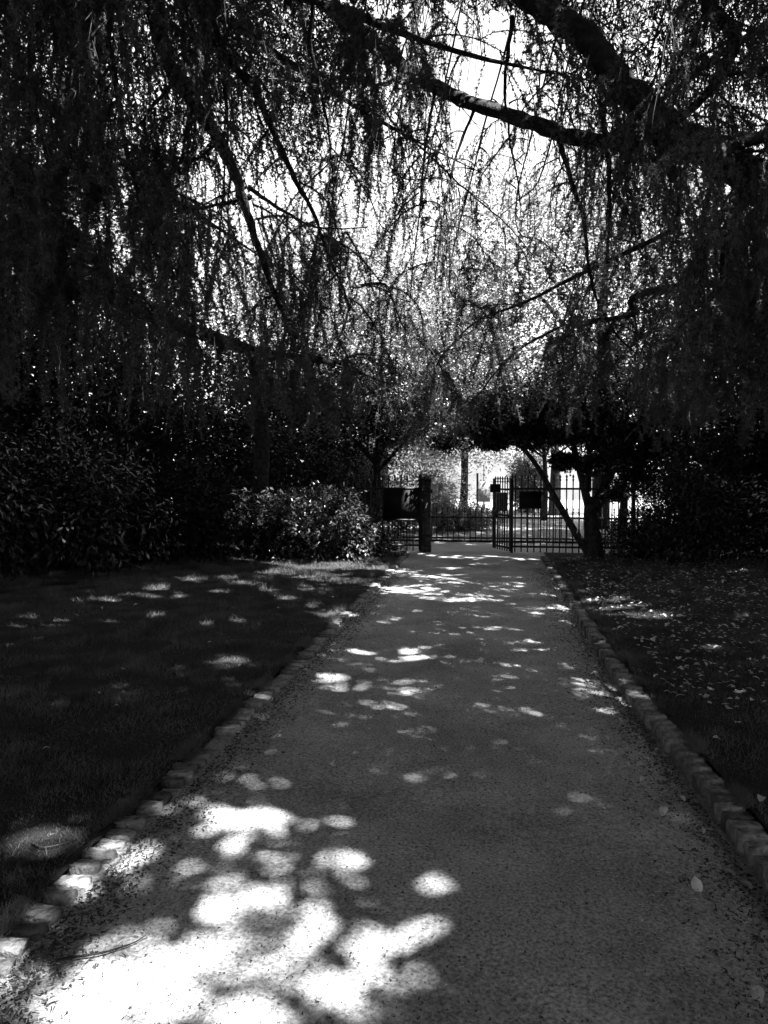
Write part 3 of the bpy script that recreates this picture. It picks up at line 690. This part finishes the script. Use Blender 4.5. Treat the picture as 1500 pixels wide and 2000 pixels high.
shrub('evergreen_tree', 'dark evergreen beyond the railing right of the leaning stems', 'tree', (5.6, 18.6), (2.0, 1.6, 3.0), 14000, .13, .07, M['dark_leaf'], seed=17)
shrub('evergreen_tree', 'dark evergreen beyond the holly at the right edge', 'tree', (9.2, 15.6), (2.2, 1.8, 3.4), 14000, .15, .08, M['dark_leaf'], seed=18)
shrub('evergreen_tree', 'large dark evergreen beyond the far left edge of the lawn', 'tree', (-14.5, 13.5), (2.6, 2.2, 3.8), 14000, .17, .09, M['dark_leaf'], seed=19)
shrub('evergreen_tree', 'narrow dark evergreen beyond the railing behind the upright bare trunk', 'tree', (-6.3, 17.6), (1.3, 1.0, 2.3), 12000, .12, .06, M['dark_leaf'], seed=40)
shrub('evergreen_tree', 'narrow dark evergreen beyond the railing between yew hedge and bare trunk', 'tree', (-3.9, 20.2), (1.0, .9, 1.5), 9000, .12, .06, M['dark_leaf'], seed=41)
shrub('evergreen_tree', 'wide dark evergreen at the back of the far left corner', 'tree', (-12.4, 16.5), (2.8, 1.8, 4.2), 18000, .17, .09, M['dark_leaf'], seed=45)
shrub('conifer', 'grey cone shaped conifer across the street behind the leaning stem', 'tree', (xw(1030, 31), 31), (.75, .7, 1.5), 7000, .10, .05, M['hedge'], seed=46)
bgtree('broadleaf_tree', 'dark leafy tree overhanging the railing above the gate post', xw(735, 18.2), 18.2, 4.6, .09, (2.1, 1.3, 1.25, 3.05), 150, 90, ln=.09, m='laurel')
bgtree('broadleaf_tree', 'dark leafy tree overhanging the railing right of the many stemmed tree', xw(1215, 18.6), 18.6, 4.6, .09, (1.5, 1.2, 1.15, 2.95), 110, 90, ln=.09, m='laurel')
bgtree('broadleaf_tree', 'half dark tree behind the far lawn whose low leaves fringe the opening', xw(1062, 25), 25, 5.5, .08, (3.6, 1.5, 1.2, 3.75), 180, 90, ln=.10, m='laurel')
bgtree('broadleaf_tree', 'slim tree behind the far lawn, its trunk right of the rounded hedge ball', P(905,950,28)[0], 28, 6.5, .13, (3.2, 2.4, 1.75, 3.55), 190, 100)
bgtree('broadleaf_tree', 'sunlit tree behind the far lawn, its straight trunk seen through the railing', P(1082,950,29)[0], 29, 8.0, .17, (3.4, 2.4, 2.4, 4.7), 260, 100)
bgtree('broadleaf_tree', 'bright leafy tree standing beyond the gate above the opening', -3.3, 23.0, 7.5, .16, (2.6, 2.2, 2.3, 4.0), 230, 100)
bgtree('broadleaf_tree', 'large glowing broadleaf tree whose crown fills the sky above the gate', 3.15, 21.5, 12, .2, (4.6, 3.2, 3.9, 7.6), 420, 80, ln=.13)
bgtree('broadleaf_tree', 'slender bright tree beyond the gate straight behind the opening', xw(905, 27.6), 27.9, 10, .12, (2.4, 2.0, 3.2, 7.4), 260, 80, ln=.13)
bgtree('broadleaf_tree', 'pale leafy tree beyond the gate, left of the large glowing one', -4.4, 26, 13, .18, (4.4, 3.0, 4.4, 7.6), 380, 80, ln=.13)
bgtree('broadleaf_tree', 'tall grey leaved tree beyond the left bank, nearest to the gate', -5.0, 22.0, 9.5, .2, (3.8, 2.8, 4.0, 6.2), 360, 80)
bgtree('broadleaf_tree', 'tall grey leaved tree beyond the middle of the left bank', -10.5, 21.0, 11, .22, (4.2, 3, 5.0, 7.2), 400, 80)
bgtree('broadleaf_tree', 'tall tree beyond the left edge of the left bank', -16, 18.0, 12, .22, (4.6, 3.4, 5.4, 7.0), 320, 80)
bgtree('broadleaf_tree', 'tall tree beyond the railing at the right of the picture', 7.0, 20.0, 10, .22, (3.4, 2.8, 3.6, 5.6), 220, 90, m='laurel')
bgtree('broadleaf_tree', 'tall tree beyond the right edge of the picture', 12.5, 17.0, 11, .22, (3.8, 3.2, 4.4, 6.0), 220, 80, m='laurel')
# ball bush and low planting beyond
shrub('ball_bush', 'clipped round bush on the far lawn beside the gate post', 'shrub', (xw(862, 20.5), 20.5), (.45, .42, .82), 5000, .05, .03, M['hedge'], seed=20)
shrub('ground_cover', 'low spreading bed of leaves in front of the clipped round bush', 'shrub', (xw(905, 20), 20.2), (.95, .5, .44), 6000, .06, .035, M['hedge'], seed=21)
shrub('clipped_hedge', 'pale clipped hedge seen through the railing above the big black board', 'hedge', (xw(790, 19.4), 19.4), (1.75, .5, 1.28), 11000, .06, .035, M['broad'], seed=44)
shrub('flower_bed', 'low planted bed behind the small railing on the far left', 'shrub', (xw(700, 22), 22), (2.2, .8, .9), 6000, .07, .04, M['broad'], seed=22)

# ------------------------------------------------------------------ iron railings
def bar_mesh(h, r=.013):
    s = Soup(); s.tube([(0, 0, 0), (0, 0, h-.13)], [r, r], 6)
    s.tube([(0, 0, h-.135), (0, 0, h-.125), (0, 0, h-.105), (0, 0, h-.09), (0, 0, h-.05), (0, 0, h)], [r, .022, .022, .010, .024, .002], 6)
    s.tube([(0, 0, h*.47), (0, 0, h*.485), (0, 0, h*.5)], [r, .022, r], 6)
    return s.mesh('bar', True, M['iron'])
def railing(name, label, p0, p1, h, pitch, rails, r=.013, cat='railing', post=True):
    p0 = np.array(p0, float); p1 = np.array(p1, float); d = p1-p0; L_ = np.linalg.norm(d); a = math.atan2(d[1], d[0])
    root = tag(empty(name, (p0[0], p0[1], 0), a), label, cat)
    me = bar_mesh(h, r)
    x = pitch*.5
    while x < L_: link('bar', me, None, root, (x, 0, .03)); x += pitch
    for z in rails:
        s = Soup(); s.box((0, -.012, z-.02), (L_, .012, z+.02)); link('rail', s.mesh('rail', False, M['iron']), None, root)
    if post:
        for xx in (0, L_):
            s = Soup(); s.box((-.025, -.025, 0), (.025, .025, h*.97)); s.tube([(0, 0, h*.97), (0, 0, h*.985), (0, 0, h+.05)], [.02, .035, .004], 8)
            link('post', s.mesh('post', False, M['iron']), None, root, (xx, 0, 0))
    return root
DG = 15.0
railing('iron_railing', 'tall spiked iron railing left of the gate, running behind the laurel', (xw(660, DG)-.5, DG), (xw(822, DG), DG), 1.56, .125, (.14, 1.30))
railing('iron_railing', 'tall spiked iron railing right of the gate, behind the leaning stems', (xw(1000, DG), DG), (xw(1238, DG), DG), 1.56, .125, (.14, 1.30))
railing('low_railing', 'knee high railing with pointed bars edging the far lawn', (-4.5, 17.35), (4.6, 17.35), .80, .13, (.10, .58), .011, post=False)
# open gate leaf, swung away from us
gr = railing('iron_gate', 'black spiked iron gate leaf standing ajar right of the opening', (xw(1000, DG)-.02, DG+.05), (xw(962, DG)+.02, DG+.75), 1.52, .105, (.10, .75, 1.28), .012, cat='gate', post=False)
s = Soup()
for xx in (0.0, .76): s.box((xx-.02, -.016, .04), (xx+.02, .016, 1.5))
link('gate_frame', s.mesh('gate_frame', False, M['iron']), None, gr)
s = Soup(); s.box((.60, -.03, .70), (.74, .03, .84)); s.tube([(.67, -.075, .78), (.67, .075, .78)], .012, 8); link('latch', s.mesh('latch', False, M['iron']), None, gr)
# wooden gate post
px = xw(833, DG)
gp = tag(empty('gate_post', (px, DG, 0)), 'thick weathered square post at the left side of the gateway', 'post')
s = Soup(); s.box((-.085, -.085, 0), (.085, .085, 1.47)); s.box((-.1, -.1, 1.47), (.1, .1, 1.51)); s.box((-.095, -.095, 0), (.095, .095, .14))
link('shaft', s.mesh('shaft', False, M['wood']), None, gp)
s = Soup(); s.add([(-.1, -.1, 1.512), (.1, -.1, 1.512), (.1, .1, 1.512), (-.1, .1, 1.512), (0, 0, 1.575)], [[0, 1, 4], [1, 2, 4], [2, 3, 4], [3, 0, 4], [0, 3, 2], [0, 2, 1]])
link('cap', s.mesh('cap', False, M['wood']), None, gp)
for z in (.32, 1.22):
    s = Soup(); s.box((-.092, -.094, z), (.12, -.0865, z+.045)); s.tube([(.115, -.09, z-.02), (.115, -.09, z+.065)], .014, 8); link('hinge', s.mesh('hinge', False, M['iron']), None, gp)
# boards
def board(name, label, cat, pxl, pxr, pyt, pyb, y, m, th=.03, frame=None):
    a = P(pxl, pyt, y); b = P(pxr, pyb, y); cx = (a[0]+b[0])/2; cz = (a[2]+b[2])/2; w_ = abs(b[0]-a[0]); h_ = abs(a[2]-b[2])
    root = tag(empty(name, (cx, y, cz-h_/2)), label, cat)
    s = Soup(); s.box((-w_/2, -th/2, 0), (w_/2, th/2, h_)); link('panel', s.mesh('panel', False, m), None, root)
    if frame:
        s = Soup(); e = frame
        s.box((-w_/2-e, -th/2-.008, -e), (-w_/2, th/2+.008, h_+e)); s.box((w_/2, -th/2-.008, -e), (w_/2+e, th/2+.008, h_+e))
        s.box((-w_/2, -th/2-.008, -e), (w_/2, th/2+.008, 0)); s.box((-w_/2, -th/2-.008, h_), (w_/2, th/2+.008, h_+e))
        link('frame', s.mesh('frame', False, M['iron']), None, root)
    return root, w_, h_
board('notice_board', 'big black framed notice board fixed to the railing left of the gate post', 'sign', 750, 820, 955, 1014, DG-.06, M['board'], .04, .03)
board('notice_board', 'smaller black board hanging on the railing right of the gate', 'sign', 1016, 1056, 961, 992, DG-.06, M['board'], .03, .02)
board('sign_plate', 'small dark square plate on top of the gate leaf at the right', 'sign', 958, 977, 946, 961, DG-.05, M['board'], .02, .008)
board('grey_panel', 'upright pale grey panel behind the gate leaf under the dark plate', 'sign', 969, 991, 962, 998, DG+.9, M['panel'], .03)
nr, w_, h_ = board('paper_notice', 'small white printed notice on the right side of the gate post', 'notice', 843, 856, 945, 968, DG-.07, M['paper'], .012)
s = Soup()
for k, (f, t) in enumerate(((.86,.05),(.74,.03),(.64,.03),(.54,.03),(.36,.06),(.24,.03),(.14,.03))):
    s.box((-w_*.40, -.0085, h_*f), (w_*(.40 if k % 3 else .25), -.0062, h_*(f+t)))
link('print', s.mesh('print', False, M['print']), None, nr)
# ------------------------------------------------------------------ street scene far beyond
def pole(name, label, px, y, h, r, extra=None):
    root = tag(empty(name, (xw(px, y), y, 0)), label, 'post')
    s = Soup(); s.tube([(0, 0, 0), (0, 0, .25), (0, 0, .28), (0, 0, h)], [r*1.8, r*1.8, r, r], 8); link('shaft', s.mesh('shaft', True, M['iron']), None, root)
    if extra: s = Soup(); s.box(*extra); link('plate', s.mesh('plate', False, M['panel']), None, root)
    return root
pole('street_post', 'slim dark post at the kerb of the street beyond the lawn', 932, 24.5, 1.62, .035)
pole('street_sign', 'small grey sign on a pole beside the far street', 945, 33, 2.0, .04, ((-.28, -.06, .35), (.28, -.045, 1.25)))
sb = tag(empty('terrace_house', (1.5, 46, 0)), 'pale rendered house front across the street, bright beyond the gate', 'building')
s = Soup(); s.box((-9, 0, 0), (11, 8, 7.0)); link('wall', s.mesh('wall', False, M['pale_wall']), None, sb)
for i in range(6):
    for z0 in (4.2,):
        s = Soup(); s.box((-.55, -.06, 0), (.55, -.02, 1.6)); f = link('window', s.mesh('window', False, M['glass']), None, sb, (-7.5+3.2*i, 0, z0))
        s = Soup(); s.box((-.65, -.10, -.12), (.65, -.003, -.003)); s.box((-.02, -.085, 0), (.02, -.062, 1.6)); s.box((-.55, -.085, .78), (.55, -.063, .82)); link('frame', s.mesh('frame', False, M['white_paint']), None, f)
s = Soup(); s.box((-9.3, -.3, 7.003), (11.3, 8.3, 7.25)); link('roof', s.mesh('roof', False, M['panel']), None, sb)

# ------------------------------------------------------------------ grass, litter, fallen leaves
def lawn_points(n, y0, y1, xa, xb, power=1.6):
    y = y0 + (y1-y0)*rs.rand(n)**power; x = rs.uniform(xa, xb, n); return x, y
def blades(soup, x, y, zf, ln, wd, tilt=.5):
    n = len(x); z = zf(x, y); c = np.stack([x, y, z-.003], 1)
    d = np.stack([rs.normal(size=n)*tilt, rs.normal(size=n)*tilt, np.ones(n)], 1)
    spikes(soup, c, d, rs.uniform(.5, 1.3, n)*ln*np.clip(1+.8*wave(c, 3.1, 7), .5, 2.2)*np.clip(.8+y*.07, 1, 1.6), wd)
s = Soup()
n = 420000; x, y = lawn_points(n, 1.6, 13.8, -9.5, XL-.14, 1.6)
px, py = to_px(np.stack([x, y, 0*x], 1)); k = (px > -60)
k &= wave(np.stack([x, y, 0*x], 1), 2.2, 4) > -.9
blades(s, x[k], y[k], lawn_z, .035, .0035+.0003*y[k], .6)
n = 26000; y = 1.7+11.5*rs.rand(n)**1.5; x = XL-.13+rs.normal(size=n)*.022; k = wave(np.stack([x*.3, y, 0*x], 1), 4.5, 1) > -.1
blades(s, x[k], y[k], lambda a, b: 0*a+.03, .05, .0035+.0003*y[k], .8)
tag(s.build('left_grass', M['grass']), 'short worn grass in the shade left of the path', 'grass', kind='stuff')
s = Soup()
n = 230000; x, y = lawn_points(n, 1.9, 13.2, XR+.14, 7.5, 1.4); px, py = to_px(np.stack([x, y, 0*x], 1)); k = (px < 1560) & (x > right_edge(y)+.13)
blades(s, x[k], y[k], lambda a, b: lawn_z(a, b)+.01, .035, .0035+.0003*y[k], .6)
n = 26000; y = 1.7+11*rs.rand(n)**1.5; x = right_edge(y)+.13+rs.normal(size=n)*.015; k = wave(np.stack([x*.3, y, 0*x], 1), 4.5, 3) > .2
blades(s, x[k], y[k], lambda a, b: 0*a+.04, .05, .0035+.0003*y[k], .8)
tag(s.build('right_grass', M['grass']), 'short leaf strewn grass in the shade right of the path', 'grass', kind='stuff')
# dry needles and clippings on the path
def flat_bits(soup, x, y, zf, ln, wd, lift=.003):
    n = len(x); c = np.stack([x, y, zf(x, y)+lift+rs.rand(n)*.006], 1); a = rs.uniform(0, 2*PI, n)
    d = np.stack([np.cos(a), np.sin(a), rs.uniform(-.1, .5, n)], 1)
    spikes(soup, c, d, ln, wd)
s = Soup(); n = 60000; x, y = lawn_points(n, 1.6, 13, XL, XR, 2.0)
e = np.minimum(np.abs(x-XL), np.abs(x-XR)); k = rs.rand(n) < (.35+.65*np.exp(-e/.25))*(0.45+.55*(wave(np.stack([x, y, 0*x], 1), 1.6, 2) > 0))
x, y = x[k], y[k]; flat_bits(s, x, y, path_z, rs.uniform(.010, .028, len(x)), .0028)
tag(s.build('needle_litter', M['straw']), 'dry pale needles scattered over the path surface', 'litter', kind='stuff')
s = Soup(); n = 14000; y = 1.6+11*rs.rand(n)**1.6; sd = rs.rand(n) < .5; x = np.where(sd, XL+.03+np.abs(rs.normal(size=n))*.12, right_edge(y)-.02-np.abs(rs.normal(size=n))*.16)
flat_bits(s, x, y, path_z, rs.uniform(.008, .03, n), rs.uniform(.004, .012, n), .005)
n = 9000; x, y = lawn_points(n, 1.6, 13, XL, XR, 1.8); flat_bits(s, x, y, path_z, rs.uniform(.006, .014, n), rs.uniform(.004, .009, n))
x, y = lawn_points(n, 1.6, 9, -6, XL-.1, 1.5); flat_bits(s, x, y, lawn_z, rs.uniform(.01, .03, n), .005, .01)
tag(s.build('dark_debris', M['crumb']), 'small dark crumbs of bark and cones lying about', 'litter', kind='stuff')
# fallen leaves
def leaf_mesh(k):
    r = random.Random(k+50); s = Soup(); L_, W_ = .032, .015*r.uniform(.8, 1.3)
    n = 6; v = []
    for i in range(n+1):
        t = i/n; wdt = W_*math.sin(PI*min(1, t*.93+.05))**.8; z = .010*math.sin(t*PI*r.uniform(.8, 1.4)) + .004*r.random()
        v += [(t*2*L_-L_, -wdt, z+.35*wdt), (t*2*L_-L_, 0, z), (t*2*L_-L_, wdt, z+.35*wdt*r.uniform(.3, 1.2))]
    f = []
    for i in range(n):
        for j in range(2): a = i*3+j; f += [(a, a+3, a+4), (a, a+4, a+1)]
    s.add(v, f); return s.mesh('fallen_leaf', True, M['dryleaf'])
LM = [leaf_mesh(k) for k in range(7)]
def lay_leaf(x, y, zf, sc, lab, grp):
    o = link('fallen_leaf', random.choice(LM), None, None, (x, y, float(zf(np.array(x), np.array(y)))+.006), (random.gauss(0, .25), random.gauss(0, .25), random.uniform(0, 6.28)))
    o.scale = (sc,)*3; return tag(o, lab, 'leaf', grp)
cnt = 0
while cnt < 190:
    y = 2.6 + 9.5*random.random()**1.1; x = random.uniform(XR+.2, XR+4.5)
    pxx, pyy = to_px(np.array([x, y, 0.]))
    if pxx > 1500: continue
    lay_leaf(x, y, lambda a, b: lawn_z(a, b)+.03, random.uniform(.7, 1.25), 'pale dry leaf lying on the grass right of the path', 'fallen leaves on the right lawn'); cnt += 1
for _ in range(70):
    y = 2.2 + 6.5*random.random(); x = float(right_edge(y)) - abs(random.gauss(0, .14)) - .02
    lay_leaf(x, y, path_z, random.uniform(.6, 1.1), 'pale dry leaf lying against the right kerb', 'fallen leaves along the right kerb')
for _ in range(12):
    y = random.uniform(3.0, 11); lay_leaf(random.uniform(XL+.2, XR-.5), y, path_z, random.uniform(.5, .9), 'pale dry leaf lying alone on the path', 'fallen leaves on the path')
for _ in range(24):
    y = random.uniform(2.6, 9); lay_leaf(XL-.2-random.random()*3, y, lambda a, b: lawn_z(a, b)+.02, random.uniform(.5, .9), 'dry leaf lying on the grass left of the path', 'fallen leaves on the left lawn')
s = Soup(); n = 4200; x, y = lawn_points(n, 5, 14, XR+.3, 7.5, 1.0)
c = np.stack([x, y, lawn_z(x, y)+.03], 1); a = rs.uniform(0, 6.28, n)
leaves(s, c, np.stack([np.cos(a), np.sin(a), rs.normal(size=n)*.2], 1), unit(np.array([0, 0, 1.])+rnd_unit(n)*.5), rs.uniform(.03, .06, n), rs.uniform(.02, .035, n))
tag(s.build('leaf_litter', M['dryleaf']), 'scatter of small dry leaves over the right lawn', 'litter', kind='stuff')
# twigs on the ground
def twig(label, pts, r):
    q = [G(a, b) for a, b in pts]; q = smooth_path([[p[0], p[1], .016+.006*random.random()+(.03 if p[0] < XL-.1 else 0)] for p in q], 6)
    s = Soup(); s.tube(q, np.linspace(r, r*.4, len(q)), 6); tag(s.build('twig', M['bark'], None, True, q[0]), label, 'twig')
twig('long thin forked twig lying across the sunlit pool near the left kerb', [(112,1885),(150,1878),(195,1872),(235,1860),(262,1850),(285,1838)], .0045)
twig('short pale twig on the dark grass left of the kerb', [(62,1788),(80,1770),(95,1748),(102,1742)], .004)
twig('crooked twig at the left edge of the shaded lawn', [(62,1668),(85,1678),(120,1672),(150,1660)], .004)
